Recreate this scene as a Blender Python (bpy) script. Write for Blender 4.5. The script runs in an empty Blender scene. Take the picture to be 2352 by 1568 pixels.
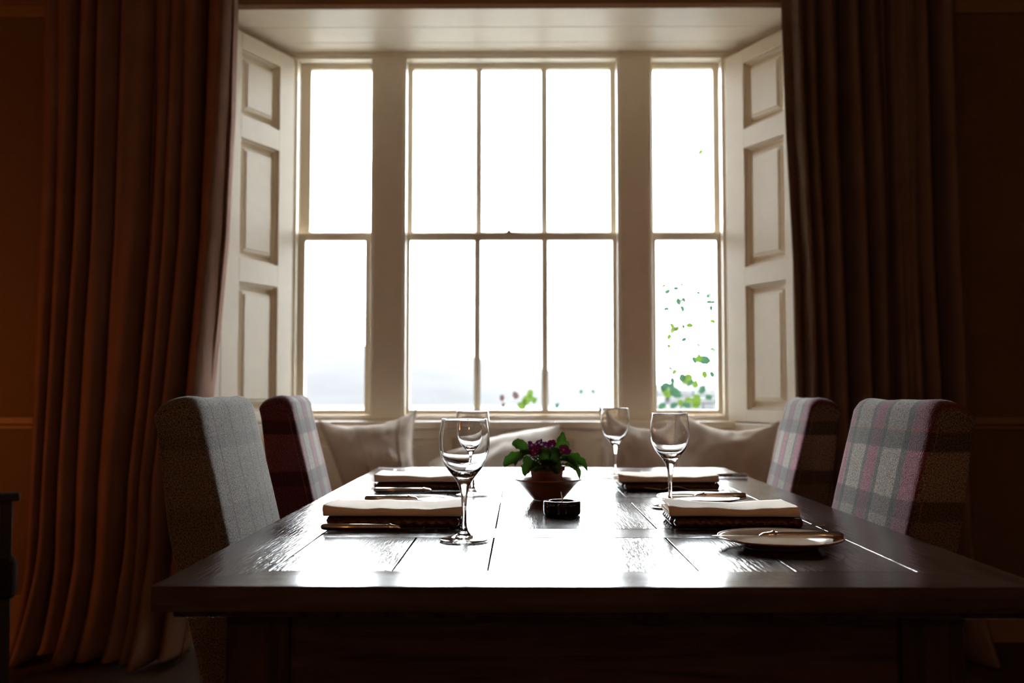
import bpy, bmesh, math, random
from mathutils import Vector, Matrix, noise
random.seed(7)
sc = bpy.context.scene
COL = sc.collection
R = math.radians
PI = math.pi

# ------------------------------------------------------------------ camera
CAM = Vector((0, 0, 1.0))
FPX = 2287.0
PITCH = math.atan(119 / FPX)
YAW = math.atan(21 / FPX)
cd = bpy.data.cameras.new('camera')
cam = bpy.data.objects.new('camera', cd)
COL.objects.link(cam)
cam.location = CAM
cam.rotation_euler = (R(90) + PITCH, 0, YAW)
cd.sensor_width = 36
cd.lens = FPX / 2352 * 36
cd.clip_start = 0.05
cd.clip_end = 3000
cd.dof.use_dof = True
cd.dof.focus_distance = 1.78
cd.dof.aperture_fstop = 4.0
sc.camera = cam

# ------------------------------------------------------------------ world, lights, exposure
w = bpy.data.worlds.new('overcast_sky')
sc.world = w
w.use_nodes = True
nt = w.node_tree
bg = nt.nodes['Background']
bg.inputs['Color'].default_value = (0.93, 0.965, 1.0, 1)
# overcast sky: three times brighter overhead than at the horizon
tcw = nt.nodes.new('ShaderNodeTexCoord'); spw = nt.nodes.new('ShaderNodeSeparateXYZ'); mrw = nt.nodes.new('ShaderNodeMapRange')
nt.links.new(tcw.outputs['Generated'], spw.inputs[0]); nt.links.new(spw.outputs['Z'], mrw.inputs['Value'])
mrw.inputs['To Min'].default_value = 20.0
mrw.inputs['To Max'].default_value = 60.0
nt.links.new(mrw.outputs[0], bg.inputs['Strength'])
sc.view_settings.view_transform = 'Standard'
sc.view_settings.look = 'None'
sc.view_settings.exposure = 0.4
sc.view_settings.gamma = 1.0
sc.view_settings.use_curve_mapping = False
sc.cycles.max_bounces = 12
sc.cycles.diffuse_bounces = 6
sc.cycles.glossy_bounces = 5
sc.cycles.transmission_bounces = 10
sc.cycles.transparent_max_bounces = 12
sc.cycles.sample_clamp_indirect = 8

def lamp(name, loc, color, power, radius):
    l = bpy.data.lights.new(name, 'POINT')
    l.color = color
    l.energy = power
    l.shadow_soft_size = radius
    o = bpy.data.objects.new(name, l)
    o.location = loc
    COL.objects.link(o)
    return o
lamp('table_lamp_light', (-2.75, 2.9, 0.95), (1, 0.30, 0.07), 8.0, 0.10)
lamp('wall_lamp_light', (-1.1, -1.2, 1.75), (1, 0.36, 0.11), 7.5, 0.08)
lamp('sconce_light', (1.5, -1.6, 1.9), (1, 0.55, 0.28), 8, 0.06)
lamp('added_fill_light', (.4, -.9, 2.55), (1, 0.45, 0.2), 6, 0.1)  # unseen warm fill, added to brighten the strip above the soffit

# ------------------------------------------------------------------ pixel -> world
ROT = cam.rotation_euler.to_matrix()
def ray(x, y):
    return ROT @ Vector(((x - 1176) / FPX, -(y - 784) / FPX, -1))
def at_y(x, y, Y):
    d = ray(x, y)
    return CAM + d * (Y / d.y)
def at_z(x, y, z):
    d = ray(x, y)
    return CAM + d * ((z - CAM.z) / d.z)
def at_plane(x, y, p, n):
    d = ray(x, y)
    return CAM + d * ((p - CAM).dot(n) / d.dot(n))
def zf(y, Y): return at_y(1197, y, Y).z
def xf(x, Y): return at_y(x, 700, Y).x

# ------------------------------------------------------------------ materials
def newmat(name):
    m = bpy.data.materials.new(name)
    m.use_nodes = True
    n = m.node_tree
    return m, n, n.nodes['Principled BSDF']
def N(n, t, **k):
    x = n.nodes.new(t)
    for a, v in k.items(): setattr(x, a, v)
    return x
def noise_bump(n, b, scale, strength, dist=0.002, coords='Object', stretch=None, detail=3):
    tc = N(n, 'ShaderNodeTexCoord')
    mp = N(n, 'ShaderNodeMapping')
    if stretch: mp.inputs['Scale'].default_value = stretch
    no = N(n, 'ShaderNodeTexNoise')
    no.inputs['Scale'].default_value = scale
    no.inputs['Detail'].default_value = detail
    bu = N(n, 'ShaderNodeBump')
    bu.inputs['Strength'].default_value = strength
    bu.inputs['Distance'].default_value = dist
    n.links.new(tc.outputs[coords], mp.inputs[0])
    n.links.new(mp.outputs[0], no.inputs['Vector'])
    n.links.new(no.outputs['Fac'], bu.inputs['Height'])
    n.links.new(bu.outputs[0], b.inputs['Normal'])
    return no
def simple(name, col, rough=0.5, metal=0, bump=None, vary=0.0, **k):
    m, n, b = newmat(name)
    if rough >= .9: b.inputs['Specular IOR Level'].default_value = 0.05
    b.inputs['Base Color'].default_value = (*col, 1)
    b.inputs['Roughness'].default_value = rough
    b.inputs['Metallic'].default_value = metal
    for a, v in k.items(): b.inputs[a.replace('_', ' ')].default_value = v
    if bump:
        no = noise_bump(n, b, *bump)
        if vary:
            r = N(n, 'ShaderNodeValToRGB')
            r.color_ramp.elements[0].color = (*[c * (1 - vary) for c in col], 1)
            r.color_ramp.elements[1].color = (*[min(1, c * (1 + vary)) for c in col], 1)
            r.color_ramp.elements[0].position = .3
            r.color_ramp.elements[1].position = .7
            n.links.new(no.outputs['Fac'], r.inputs[0])
            n.links.new(r.outputs[0], b.inputs['Base Color'])
    return m

M = {}
M['paint'] = simple('cream_gloss_paint', (0.88, 0.80, 0.66), 0.38, bump=(18, 0.06, 0.002), vary=.02)
M['wall'] = simple('tan_wall_paint', (0.20, 0.12, 0.055), 0.8, bump=(60, 0.1, 0.002), vary=.05)
M['wall_trim'] = simple('tan_trim_paint', (0.36, 0.22, 0.11), 0.5, bump=(30, 0.05, 0.001), vary=.02)
M['ceiling'] = simple('ceiling_plaster', (0.35, 0.27, 0.18), 0.85, bump=(40, 0.1, 0.002), vary=.03)
M['metal'] = simple('polished_steel', (0.72, 0.69, 0.66), 0.14, 1, bump=(40, .04, .0005))
M['brass'] = simple('dull_brass', (0.35, 0.26, 0.14), 0.35, 1, bump=(60, .05, .0005))
M['chairwood'] = simple('dark_stained_wood', (0.016, 0.008, 0.005), 0.75, bump=(30, .15, .001, 'Object', (1, 1, .1)), vary=.3)
M['plate'] = simple('cream_glazed_stoneware', (0.42, 0.31, 0.22), 0.12, bump=(25, .05, .001), vary=.06)
M['plate_rim'] = simple('brown_glazed_rim', (0.20, 0.075, 0.03), 0.2, bump=(60, .05, .001), vary=.2)
M['bowl'] = simple('terracotta_glaze', (0.26, 0.095, 0.05), 0.28, bump=(30, .08, .001), vary=.12)
M['pot'] = simple('plastic_terracotta', (0.11, 0.03, 0.022), 0.5, bump=(60, .05, .001), vary=.1)
M['soil'] = simple('potting_soil', (0.02, 0.012, 0.008), 0.95, bump=(200, 1, .004), vary=.4)
M['black'] = simple('black_glass', (0.006, 0.007, 0.010), 0.10, bump=(20, .03, .001))
M['wax'] = simple('candle_wax', (0.55, 0.48, 0.38), 0.3, bump=(40, .1, .001), vary=.03)
M['wick'] = simple('cotton_wick', (0.75, 0.7, 0.62), 0.9, bump=(900, .6, .001), vary=.1)
M['flower'] = simple('magenta_petal', (0.25, 0.015, 0.28), 0.6, bump=(120, .3, .001), vary=.35, Subsurface_Weight=0.0)
M['flower_eye'] = simple('yellow_flower_eye', (0.7, 0.42, 0.04), 0.7, bump=(200, .3, .001), vary=.2)
M['mat'] = simple('woven_seagrass', (0.075, 0.028, 0.014), 0.24, bump=(350, .7, .002, 'Object', (.25, 1, 1)), vary=.5)
M['floor'] = simple('brown_floor', (0.06, 0.03, 0.018), 0.6, bump=(6, .1, .002, 'Object', (8, 1, 1)), vary=.3)
M['grass'] = simple('hazy_meadow', (0.018, 0.020, 0.021), 0.9, bump=(.05, .1, .1), vary=.1)
M['hill'] = simple('blue_hazy_hillside', (0.0087, 0.0084, 0.0090), 1.0, bump=(.02, .3, 1.), vary=.14)
M['gravel'] = simple('pale_terrace_gravel', (0.065, 0.060, 0.052), .95, bump=(60, .5, .01), vary=.15)
M['stonewall'] = simple('garden_stone', (0.040, 0.041, 0.043), .9, bump=(8, .6, .02), vary=.25)
M['seatpad'] = simple('seat_pad_linen', (0.30, 0.24, 0.18), .9, bump=(500, .3, .001), vary=.06)

def cloth(name, col, vary=.06, rough=.92, wscale=700, stretchy=(1, 1, 1)):
    m, n, b = newmat(name)
    tc = N(n, 'ShaderNodeTexCoord'); mp = N(n, 'ShaderNodeMapping')
    mp.inputs['Scale'].default_value = stretchy
    n.links.new(tc.outputs['Object'], mp.inputs[0])
    a = N(n, 'ShaderNodeTexNoise'); a.inputs['Scale'].default_value = wscale
    c = N(n, 'ShaderNodeTexNoise'); c.inputs['Scale'].default_value = 7; c.inputs['Detail'].default_value = 4
    n.links.new(mp.outputs[0], a.inputs['Vector']); n.links.new(mp.outputs[0], c.inputs['Vector'])
    ad = N(n, 'ShaderNodeMath', operation='ADD')
    n.links.new(a.outputs['Fac'], ad.inputs[0]); n.links.new(c.outputs['Fac'], ad.inputs[1])
    r = N(n, 'ShaderNodeMapRange')
    r.inputs['From Min'].default_value = .7; r.inputs['From Max'].default_value = 1.3
    r.inputs['To Min'].default_value = 1 - vary; r.inputs['To Max'].default_value = 1 + vary
    n.links.new(ad.outputs[0], r.inputs['Value'])
    mu = N(n, 'ShaderNodeVectorMath', operation='SCALE')
    mu.inputs[0].default_value = col
    n.links.new(r.outputs[0], mu.inputs['Scale'])
    n.links.new(mu.outputs[0], b.inputs['Base Color'])
    bu = N(n, 'ShaderNodeBump'); bu.inputs['Strength'].default_value = .25; bu.inputs['Distance'].default_value = .001
    n.links.new(a.outputs['Fac'], bu.inputs['Height']); n.links.new(bu.outputs[0], b.inputs['Normal'])
    b.inputs['Roughness'].default_value = rough
    b.inputs['Specular IOR Level'].default_value = .1
    return m
M['linen'] = cloth('natural_linen', (0.66, 0.57, 0.49), .07)
M['linen_pale'] = cloth('pale_linen', (0.78, 0.72, 0.66), .05)
M['linen_brown'] = cloth('taupe_linen', (0.66, 0.57, 0.48), .08)
M['napkin'] = cloth('beige_cotton', (0.85, 0.75, 0.64), .05, wscale=1200)
M['curtain'] = cloth('brown_wool_curtain', (0.25, 0.135, 0.095), .12)
M['curtain2'] = cloth('dark_brown_curtain', (0.20, 0.135, 0.10), .12)
M['lining'] = cloth('curtain_lining', (0.30, 0.24, 0.20), .05)

def plaid(name, base, stripes, bands, dark=.55):
    """stripes: list of (centre, halfwidth, colour) along local Y; bands: list of (z0, z1, gain)"""
    m, n, b = newmat(name)
    tc = N(n, 'ShaderNodeTexCoord')
    sp = N(n, 'ShaderNodeSeparateXYZ')
    # slightly wobbly weave lines
    wn = N(n, 'ShaderNodeTexNoise'); wn.inputs['Scale'].default_value = 14
    n.links.new(tc.outputs['Object'], wn.inputs['Vector'])
    vs = N(n, 'ShaderNodeVectorMath', operation='MULTIPLY_ADD')
    vs.inputs[1].default_value = (.008, .008, .008)
    n.links.new(wn.outputs['Color'], vs.inputs[0]); n.links.new(tc.outputs['Object'], vs.inputs[2])
    n.links.new(vs.outputs[0], sp.inputs[0])
    prev = None
    col = N(n, 'ShaderNodeRGB'); col.outputs[0].default_value = (*base, 1)
    cur = col.outputs[0]
    for c, hw, rgb, soft in stripes:
        s = N(n, 'ShaderNodeMath', operation='SUBTRACT'); s.inputs[1].default_value = c + .004
        n.links.new(sp.outputs['Y'], s.inputs[0])
        a = N(n, 'ShaderNodeMath', operation='ABSOLUTE'); n.links.new(s.outputs[0], a.inputs[0])
        mr = N(n, 'ShaderNodeMapRange'); mr.inputs['From Min'].default_value = hw - soft; mr.inputs['From Max'].default_value = hw + soft
        mr.inputs['To Min'].default_value = 1; mr.inputs['To Max'].default_value = 0
        n.links.new(a.outputs[0], mr.inputs['Value'])
        mx = N(n, 'ShaderNodeMix', data_type='RGBA')
        n.links.new(mr.outputs[0], mx.inputs['Factor']); n.links.new(cur, mx.inputs['A'])
        mx.inputs['B'].default_value = (*rgb, 1)
        cur = mx.outputs['Result']
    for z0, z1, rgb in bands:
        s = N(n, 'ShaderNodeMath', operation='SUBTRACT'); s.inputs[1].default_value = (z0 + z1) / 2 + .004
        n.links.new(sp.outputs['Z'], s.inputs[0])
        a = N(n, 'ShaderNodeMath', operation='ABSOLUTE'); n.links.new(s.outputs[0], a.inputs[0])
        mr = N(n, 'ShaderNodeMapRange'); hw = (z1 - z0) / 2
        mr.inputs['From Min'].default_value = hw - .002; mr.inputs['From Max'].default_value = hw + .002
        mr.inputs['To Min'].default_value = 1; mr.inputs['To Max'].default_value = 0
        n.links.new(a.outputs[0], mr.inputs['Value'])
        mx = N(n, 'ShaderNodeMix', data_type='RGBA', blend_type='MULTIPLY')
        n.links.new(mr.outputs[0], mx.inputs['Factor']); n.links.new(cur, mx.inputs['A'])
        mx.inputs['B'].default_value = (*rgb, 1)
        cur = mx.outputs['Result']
    fn = N(n, 'ShaderNodeTexNoise'); fn.inputs['Scale'].default_value = 400; fn.inputs['Detail'].default_value = 2
    n.links.new(tc.outputs['Object'], fn.inputs['Vector'])
    mr = N(n, 'ShaderNodeMapRange'); mr.inputs['From Min'].default_value = .3; mr.inputs['From Max'].default_value = .7
    mr.inputs['To Min'].default_value = .12; mr.inputs['To Max'].default_value = 2.0
    n.links.new(fn.outputs['Fac'], mr.inputs['Value'])
    mu = N(n, 'ShaderNodeVectorMath', operation='SCALE')
    n.links.new(cur, mu.inputs[0]); n.links.new(mr.outputs[0], mu.inputs['Scale'])
    n.links.new(mu.outputs[0], b.inputs['Base Color'])
    bu = N(n, 'ShaderNodeBump'); bu.inputs['Strength'].default_value = .9; bu.inputs['Distance'].default_value = .0022
    n.links.new(fn.outputs['Fac'], bu.inputs['Height']); n.links.new(bu.outputs[0], b.inputs['Normal'])
    b.inputs['Roughness'].default_value = .95
    b.inputs['Specular IOR Level'].default_value = .08
    b.inputs['Sheen Weight'].default_value = .20
    b.inputs['Sheen Roughness'].default_value = .35
    return m
GREY, PLUM, DK = (.124, .102, .084), (.110, .034, .043), (.042, .036, .030)
M['plaid'] = plaid('plum_and_grey_plaid', GREY,
    [(-.188, .027, PLUM, .002), (-.148, .010, DK, .002), (-.055, .010, DK, .002), (-.022, .026, PLUM, .002), (.014, .009, DK, .002),
     (.118, .012, DK, .002), (.165, .035, PLUM, .002)],
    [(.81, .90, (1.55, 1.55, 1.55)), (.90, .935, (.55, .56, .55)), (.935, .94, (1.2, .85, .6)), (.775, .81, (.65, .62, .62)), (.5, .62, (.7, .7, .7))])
M['pinstripe'] = plaid('grey_wool_pinstripe', (.124, .104, .086),
    [(-.13, .0035, (.098, .050, .052), .002), (-.03, .0035, (.098, .050, .052), .002), (.06, .003, (.098, .050, .052), .002), (.12, .003, (.098, .050, .052), .002)],
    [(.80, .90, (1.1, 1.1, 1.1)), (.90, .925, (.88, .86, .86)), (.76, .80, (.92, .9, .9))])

def leafmat(name, col, trans, rough=.45):
    m, n, b = newmat(name)
    noise_bump(n, b, 160, .6, .002)
    b.inputs['Base Color'].default_value = (*col, 1)
    b.inputs['Roughness'].default_value = rough; b.inputs['Specular IOR Level'].default_value = .5 if rough < .8 else .1
    t = N(n, 'ShaderNodeBsdfTranslucent'); t.inputs[0].default_value = (*trans, 1)
    mx = N(n, 'ShaderNodeMixShader'); mx.inputs[0].default_value = .32
    out = n.nodes['Material Output']
    n.links.new(b.outputs[0], mx.inputs[1]); n.links.new(t.outputs[0], mx.inputs[2])
    n.links.new(mx.outputs[0], out.inputs[0])
    return m
M['leaf'] = leafmat('crinkled_dark_leaf', (.006, .016, .013), (.020, .060, .005))
M['vine'] = leafmat('green_vine_leaf', (.007, .020, .013), (.010, .030, .015), .9)
M['vine_young'] = leafmat('young_lime_leaf', (.020, .036, .005), (.024, .045, .005), .9)
M['vine_brown'] = leafmat('brown_dry_leaf', (.02, .012, .012), (.02, .012, .012), .9)
M['stem'] = simple('green_stem', (.06, .08, .04), .7, bump=(100, .3, .001), vary=.2)

# clear glass
def glassmat():
    m, n, b = newmat('clear_crystal')
    b.inputs['Base Color'].default_value = (1, 1, 1, 1)
    b.inputs['Roughness'].default_value = 0.0
    b.inputs['IOR'].default_value = 1.5
    b.inputs['Transmission Weight'].default_value = 1
    return m
M['crystal'] = glassmat()
def panemat():
    m, n, b = newmat('window_glass')
    n.nodes.remove(b)
    out = n.nodes['Material Output']
    t = N(n, 'ShaderNodeBsdfTransparent'); t.inputs[0].default_value = (.97, .985, .98, 1)
    g = N(n, 'ShaderNodeBsdfGlossy'); g.inputs['Roughness'].default_value = 0.02
    f = N(n, 'ShaderNodeFresnel'); f.inputs[0].default_value = 1.45
    mx = N(n, 'ShaderNodeMixShader')
    n.links.new(f.outputs[0], mx.inputs[0]); n.links.new(t.outputs[0], mx.inputs[1]); n.links.new(g.outputs[0], mx.inputs[2])
    n.links.new(mx.outputs[0], out.inputs[0])
    return m
M['pane'] = panemat()

def woodmat(name, along):
    """dark polished oak with grain running along the given axis"""
    m, n, b = newmat(name)
    tc = N(n, 'ShaderNodeTexCoord'); oi = N(n, 'ShaderNodeObjectInfo')
    ad = N(n, 'ShaderNodeVectorMath', operation='ADD')
    cb = N(n, 'ShaderNodeVectorMath', operation='SCALE'); cb.inputs[0].default_value = (3, 5, 7)
    n.links.new(oi.outputs['Random'], cb.inputs['Scale'])
    n.links.new(tc.outputs['Object'], ad.inputs[0]); n.links.new(cb.outputs[0], ad.inputs[1])
    mp = N(n, 'ShaderNodeMapping'); s = [14, 14, 14]; s[along] = 1.0
    mp.inputs['Scale'].default_value = s
    n.links.new(ad.outputs[0], mp.inputs[0])
    n1 = N(n, 'ShaderNodeTexNoise'); n1.inputs['Scale'].default_value = 2.2; n1.inputs['Detail'].default_value = 6; n1.inputs['Distortion'].default_value = 1.2
    n2 = N(n, 'ShaderNodeTexNoise'); n2.inputs['Scale'].default_value = 22; n2.inputs['Detail'].default_value = 3
    n.links.new(mp.outputs[0], n1.inputs['Vector']); n.links.new(mp.outputs[0], n2.inputs['Vector'])
    rp = N(n, 'ShaderNodeValToRGB')
    rp.color_ramp.elements[0].color = (.016, .008, .006, 1); rp.color_ramp.elements[0].position = .3
    rp.color_ramp.elements[1].color = (.060, .030, .021, 1); rp.color_ramp.elements[1].position = .75
    n.links.new(n1.outputs['Fac'], rp.inputs[0]); n.links.new(rp.outputs[0], b.inputs['Base Color'])
    # worn polish: broad patches of roughness
    n3 = N(n, 'ShaderNodeTexNoise'); n3.inputs['Scale'].default_value = 5; n3.inputs['Detail'].default_value = 5
    n.links.new(ad.outputs[0], n3.inputs['Vector'])
    rr = N(n, 'ShaderNodeMapRange'); rr.inputs['From Min'].default_value = .3; rr.inputs['From Max'].default_value = .7
    rr.inputs['To Min'].default_value = .10; rr.inputs['To Max'].default_value = .20
    n.links.new(n3.outputs['Fac'], rr.inputs['Value']); n.links.new(rr.outputs[0], b.inputs['Roughness'])
    sm = N(n, 'ShaderNodeMath', operation='ADD')
    n.links.new(n1.outputs['Fac'], sm.inputs[0]); n.links.new(n2.outputs['Fac'], sm.inputs[1])
    bu = N(n, 'ShaderNodeBump'); bu.inputs['Strength'].default_value = .45; bu.inputs['Distance'].default_value = .0012
    n.links.new(sm.outputs[0], bu.inputs['Height']); n.links.new(bu.outputs[0], b.inputs['Normal'])
    b.inputs['IOR'].default_value = 1.5
    return m
M['oak_y'] = woodmat('dark_oak_lengthwise', 1)
M['oak_x'] = woodmat('dark_oak_crosswise', 0)
M['oak_z'] = woodmat('dark_oak_upright', 2)

# ------------------------------------------------------------------ mesh builder
class MB:
    def __init__(s): s.v = []; s.f = []
    def add(s, vs, fs):
        o = len(s.v); s.v += [tuple(p) for p in vs]; s.f += [tuple(o + i for i in f) for f in fs]; return s
    def box(s, x0, x1, y0, y1, z0, z1):
        vs = [(x, y, z) for z in (z0, z1) for y in (y0, y1) for x in (x0, x1)]
        return s.add(vs, [(0, 2, 3, 1), (4, 5, 7, 6), (0, 1, 5, 4), (2, 6, 7, 3), (0, 4, 6, 2), (1, 3, 7, 5)])
    def prism(s, poly, z0, z1):
        n = len(poly)
        vs = [(x, y, z0) for x, y in poly] + [(x, y, z1) for x, y in poly]
        fs = [tuple(range(n))[::-1], tuple(range(n, 2 * n))] + [(i, (i + 1) % n, n + (i + 1) % n, n + i) for i in range(n)]
        return s.add(vs, fs)
    def lathe(s, prof, n=48, c=(0, 0, 0), close=False):
        vs = []; rings = []
        for r, z in prof:
            if r < 1e-6: rings.append([len(vs)]); vs.append((c[0], c[1], c[2] + z))
            else:
                rings.append(list(range(len(vs), len(vs) + n)))
                vs += [(c[0] + r * math.cos(2 * PI * i / n), c[1] + r * math.sin(2 * PI * i / n), c[2] + z) for i in range(n)]
        fs = []
        pairs = list(zip(rings, rings[1:])) + ([(rings[-1], rings[0])] if close else [])
        for a, b in pairs:
            for i in range(n):
                j = (i + 1) % n
                if len(a) == 1 and len(b) > 1: fs.append((a[0], b[j], b[i]))
                elif len(b) == 1 and len(a) > 1: fs.append((a[i], a[j], b[0]))
                elif len(a) > 1: fs.append((a[i], a[j], b[j], b[i]))
        return s.add(vs, fs)
    def tube(s, pts, rad, n=8):
        pts = [Vector(p) for p in pts]; vs = []; fs = []
        for k, p in enumerate(pts):
            t = (pts[min(k + 1, len(pts) - 1)] - pts[max(k - 1, 0)]).normalized()
            u = t.cross(Vector((0, 0, 1)))
            if u.length < .05: u = t.cross(Vector((1, 0, 0)))
            u.normalize(); q = t.cross(u)
            r = rad[k] if isinstance(rad, (list, tuple)) else rad
            if not isinstance(r, tuple): r = (r, r)
            vs += [p + u * r[0] * math.cos(2 * PI * i / n) + q * r[1] * math.sin(2 * PI * i / n) for i in range(n)]
        for k in range(len(pts) - 1):
            for i in range(n):
                j = (i + 1) % n
                fs.append((k * n + i, k * n + j, (k + 1) * n + j, (k + 1) * n + i))
        fs.append(tuple(range(n))[::-1]); fs.append(tuple(range((len(pts) - 1) * n, len(pts) * n)))
        return s.add(vs, fs)
    def grid(s, fn, nu, nv):
        vs = [fn(i / nu, j / nv) for j in range(nv + 1) for i in range(nu + 1)]
        W = nu + 1
        return s.add(vs, [(j * W + i, j * W + i + 1, (j + 1) * W + i + 1, (j + 1) * W + i) for j in range(nv) for i in range(nu)])
    def build(s, name, mat, parent=None, smooth=False, bevel=0, solid=0, subsurf=0, loc=None, mats=None, seg=2):
        me = bpy.data.meshes.new(name)
        me.from_pydata(s.v, [], s.f)
        bm = bmesh.new(); bm.from_mesh(me); bmesh.ops.recalc_face_normals(bm, faces=bm.faces); bm.to_mesh(me); bm.free()
        me.materials.append(M[mat] if isinstance(mat, str) else mat)
        if smooth:
            for p in me.polygons: p.use_smooth = True
        o = bpy.data.objects.new(name, me)
        COL.objects.link(o)
        if parent: o.parent = parent
        if loc: o.location = loc
        if solid:
            md = o.modifiers.new('solid', 'SOLIDIFY'); md.thickness = solid; md.offset = 0
        if bevel:
            md = o.modifiers.new('bevel', 'BEVEL'); md.width = bevel; md.segments = seg; md.limit_method = 'ANGLE'
        if subsurf:
            md = o.modifiers.new('sub', 'SUBSURF'); md.levels = subsurf; md.render_levels = subsurf
        return o
def empty(name, loc=(0, 0, 0), rz=0):
    o = bpy.data.objects.new(name, None); COL.objects.link(o)
    o.location = loc; o.rotation_euler = (0, 0, rz); o.empty_display_size = .05
    return o
def tag(o, label=None, cat=None, group=None, kind=None):
    if label: o['label'] = label
    if cat: o['category'] = cat
    if group: o['group'] = group
    if kind: o['kind'] = kind
    return o
def copy_tree(o, parent=None):
    kids = [c for c in bpy.data.objects if c.parent == o]
    c = o.copy(); COL.objects.link(c)
    if parent: c.parent = parent
    for k in kids: copy_tree(k, c)
    return c
def struct(o): o['kind'] = 'structure'; return o

# ------------------------------------------------------------------ room
YW = 4.60                       # face of the window frame
YR = 4.09                       # room wall plane
ZS = at_y(1176, 118, YW).z      # soffit height
XL0, XL1 = at_y(660, 700, YW).x, -1.33
XR0, XR1 = at_y(1681, 700, YW).x, 1.245
print('ZS', ZS, 'XL0', XL0, 'XR0', XR0)
ROOM_X0, ROOM_X1, ROOM_Y0, ROOM_Z1 = -3.4, 3.3, -2.6, 3.0

struct(MB().box(ROOM_X0, ROOM_X1, ROOM_Y0, 4.9, -.08, 0).build('floor', 'floor'))
struct(MB().box(ROOM_X0, ROOM_X1, ROOM_Y0, 4.2, ROOM_Z1, ROOM_Z1 + .1).build('ceiling', 'ceiling'))
struct(MB().box(ROOM_X0 - .1, ROOM_X0, ROOM_Y0, 4.9, 0, ROOM_Z1).build('wall_left', 'wall'))
struct(MB().box(ROOM_X1, ROOM_X1 + .1, ROOM_Y0, 4.9, 0, ROOM_Z1).build('wall_right', 'wall'))
struct(MB().box(ROOM_X0, ROOM_X1, ROOM_Y0 - .1, ROOM_Y0, 0, ROOM_Z1).build('wall_back', 'wall'))
wf = struct(MB().box(ROOM_X0, XL1, YR, 4.9, 0, ROOM_Z1).box(XR1, ROOM_X1, YR, 4.9, 0, ROOM_Z1)
            .box(XL1, XR1, YR, 4.9, ZS + .03, ROOM_Z1).build('wall_front', 'wall'))
# splayed reveals behind the shutters
struct(MB().prism([(XL1, YR), (XL1 - .001, 4.9), (XL0 - .045, 4.9), (XL0 - .045, YW + .02)], 0, ZS + .03).build('trim_1', 'paint'))
struct(MB().prism([(XR1, YR), (XR0 + .045, YW + .02), (XR0 + .045, 4.9), (XR1 + .001, 4.9)], 0, ZS + .03).build('trim_2', 'paint'))
# boarded soffit
so = empty('trim_3', (0, 0, 0)); struct(so)
ys = [YR - .012]
for py in (62, 97): ys.append(at_z(1176, py, ZS).y)
ys.append(4.75)
for a, b in zip(ys, ys[1:]):
    xa = 1.36
    MB().box(-xa, xa - .07, a + .0012, b - .0012, ZS, ZS + .022).build('board', 'paint', so, bevel=.0022)
# picture rail and dado rails on the room wall
def rail(name, x0, x1, z0, z1, d, mat='wall_trim'):
    h = z1 - z0
    mb = MB()
    mb.box(x0, x1, YR - d, YR, z0 + h * .42, z1)
    mb.box(x0, x1, YR - d * .55, YR, z0, z0 + h * .3)
    mb.box(x0, x1, YR - d * .3, YR, z0 + h * .3, z0 + h * .42)
    return struct(mb.build(name, mat, bevel=.004))
zp = at_y(50, 40, YR).z
rail('trim_4', ROOM_X0, XL1 - .02, zp, zp + .16, .03)
rail('trim_5', XR1 + .02, ROOM_X1, zp, zp + .16, .03)
rail('trim_11', XL1 - .02, XR1 + .02, ZS + .022, ZS + .2, .022)
zd0, zd1 = at_y(50, 985, YR).z, at_y(50, 957, YR).z
rail('trim_6', ROOM_X0, XL1 - .02, zd0, zd1, .028)
rail('trim_7', XR1 + .02, ROOM_X1, zd0, zd1, .028)
struct(MB().box(ROOM_X0, XL1 - .02, YR - .02, YR, 0, .18).build('baseboard_left', 'wall_trim', bevel=.004))
struct(MB().box(XR1 + .02, ROOM_X1, YR - .02, YR, 0, .18).build('baseboard_right', 'wall_trim', bevel=.004))

# ------------------------------------------------------------------ windows
zt, zb = zf(127, YW), zf(957, YW)                 # frame opening
YLS, YUS = 4.665, 4.715                            # lower / upper sash front faces
OPEN = [(672, 855), (925, 1425), (1494, 1668)]
def opening_x(i): a, b = OPEN[i]; return xf(a, YW), xf(b, YW)
ox = [opening_x(i) for i in range(3)]
# frame: mullions, side jambs, head and bottom
fr = empty('trim_8'); struct(fr)
FB = 4.84
mull = [(ox[0][1], ox[1][0]), (ox[1][1], ox[2][0])]
for a, b in mull:
    MB().box(a, b, YW, FB, zb, zt).build('mullion', 'paint', fr, bevel=.004)
MB().box(XL0 - .045, ox[0][0], YW, FB, zb, zt).build('jamb', 'paint', fr, bevel=.003)
MB().box(ox[2][1], XR0 + .045, YW, FB, zb, zt).build('jamb', 'paint', fr, bevel=.003)
MB().box(XL0 - .045, XR0 + .045, YW, FB, zt, ZS + .03).build('head', 'paint', fr, bevel=.003)
MB().box(XL0 - .045, XR0 + .045, YW, FB, zb - .03, zb).build('bottom_rail', 'paint', fr, bevel=.003)
zst = zf(968, 4.54)
MB().box(XL0 - .03, XR0 + .03, 4.535, YW + .02, zb - .055, zst + .002).build('sill', 'paint', fr, bevel=.006)

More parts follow.
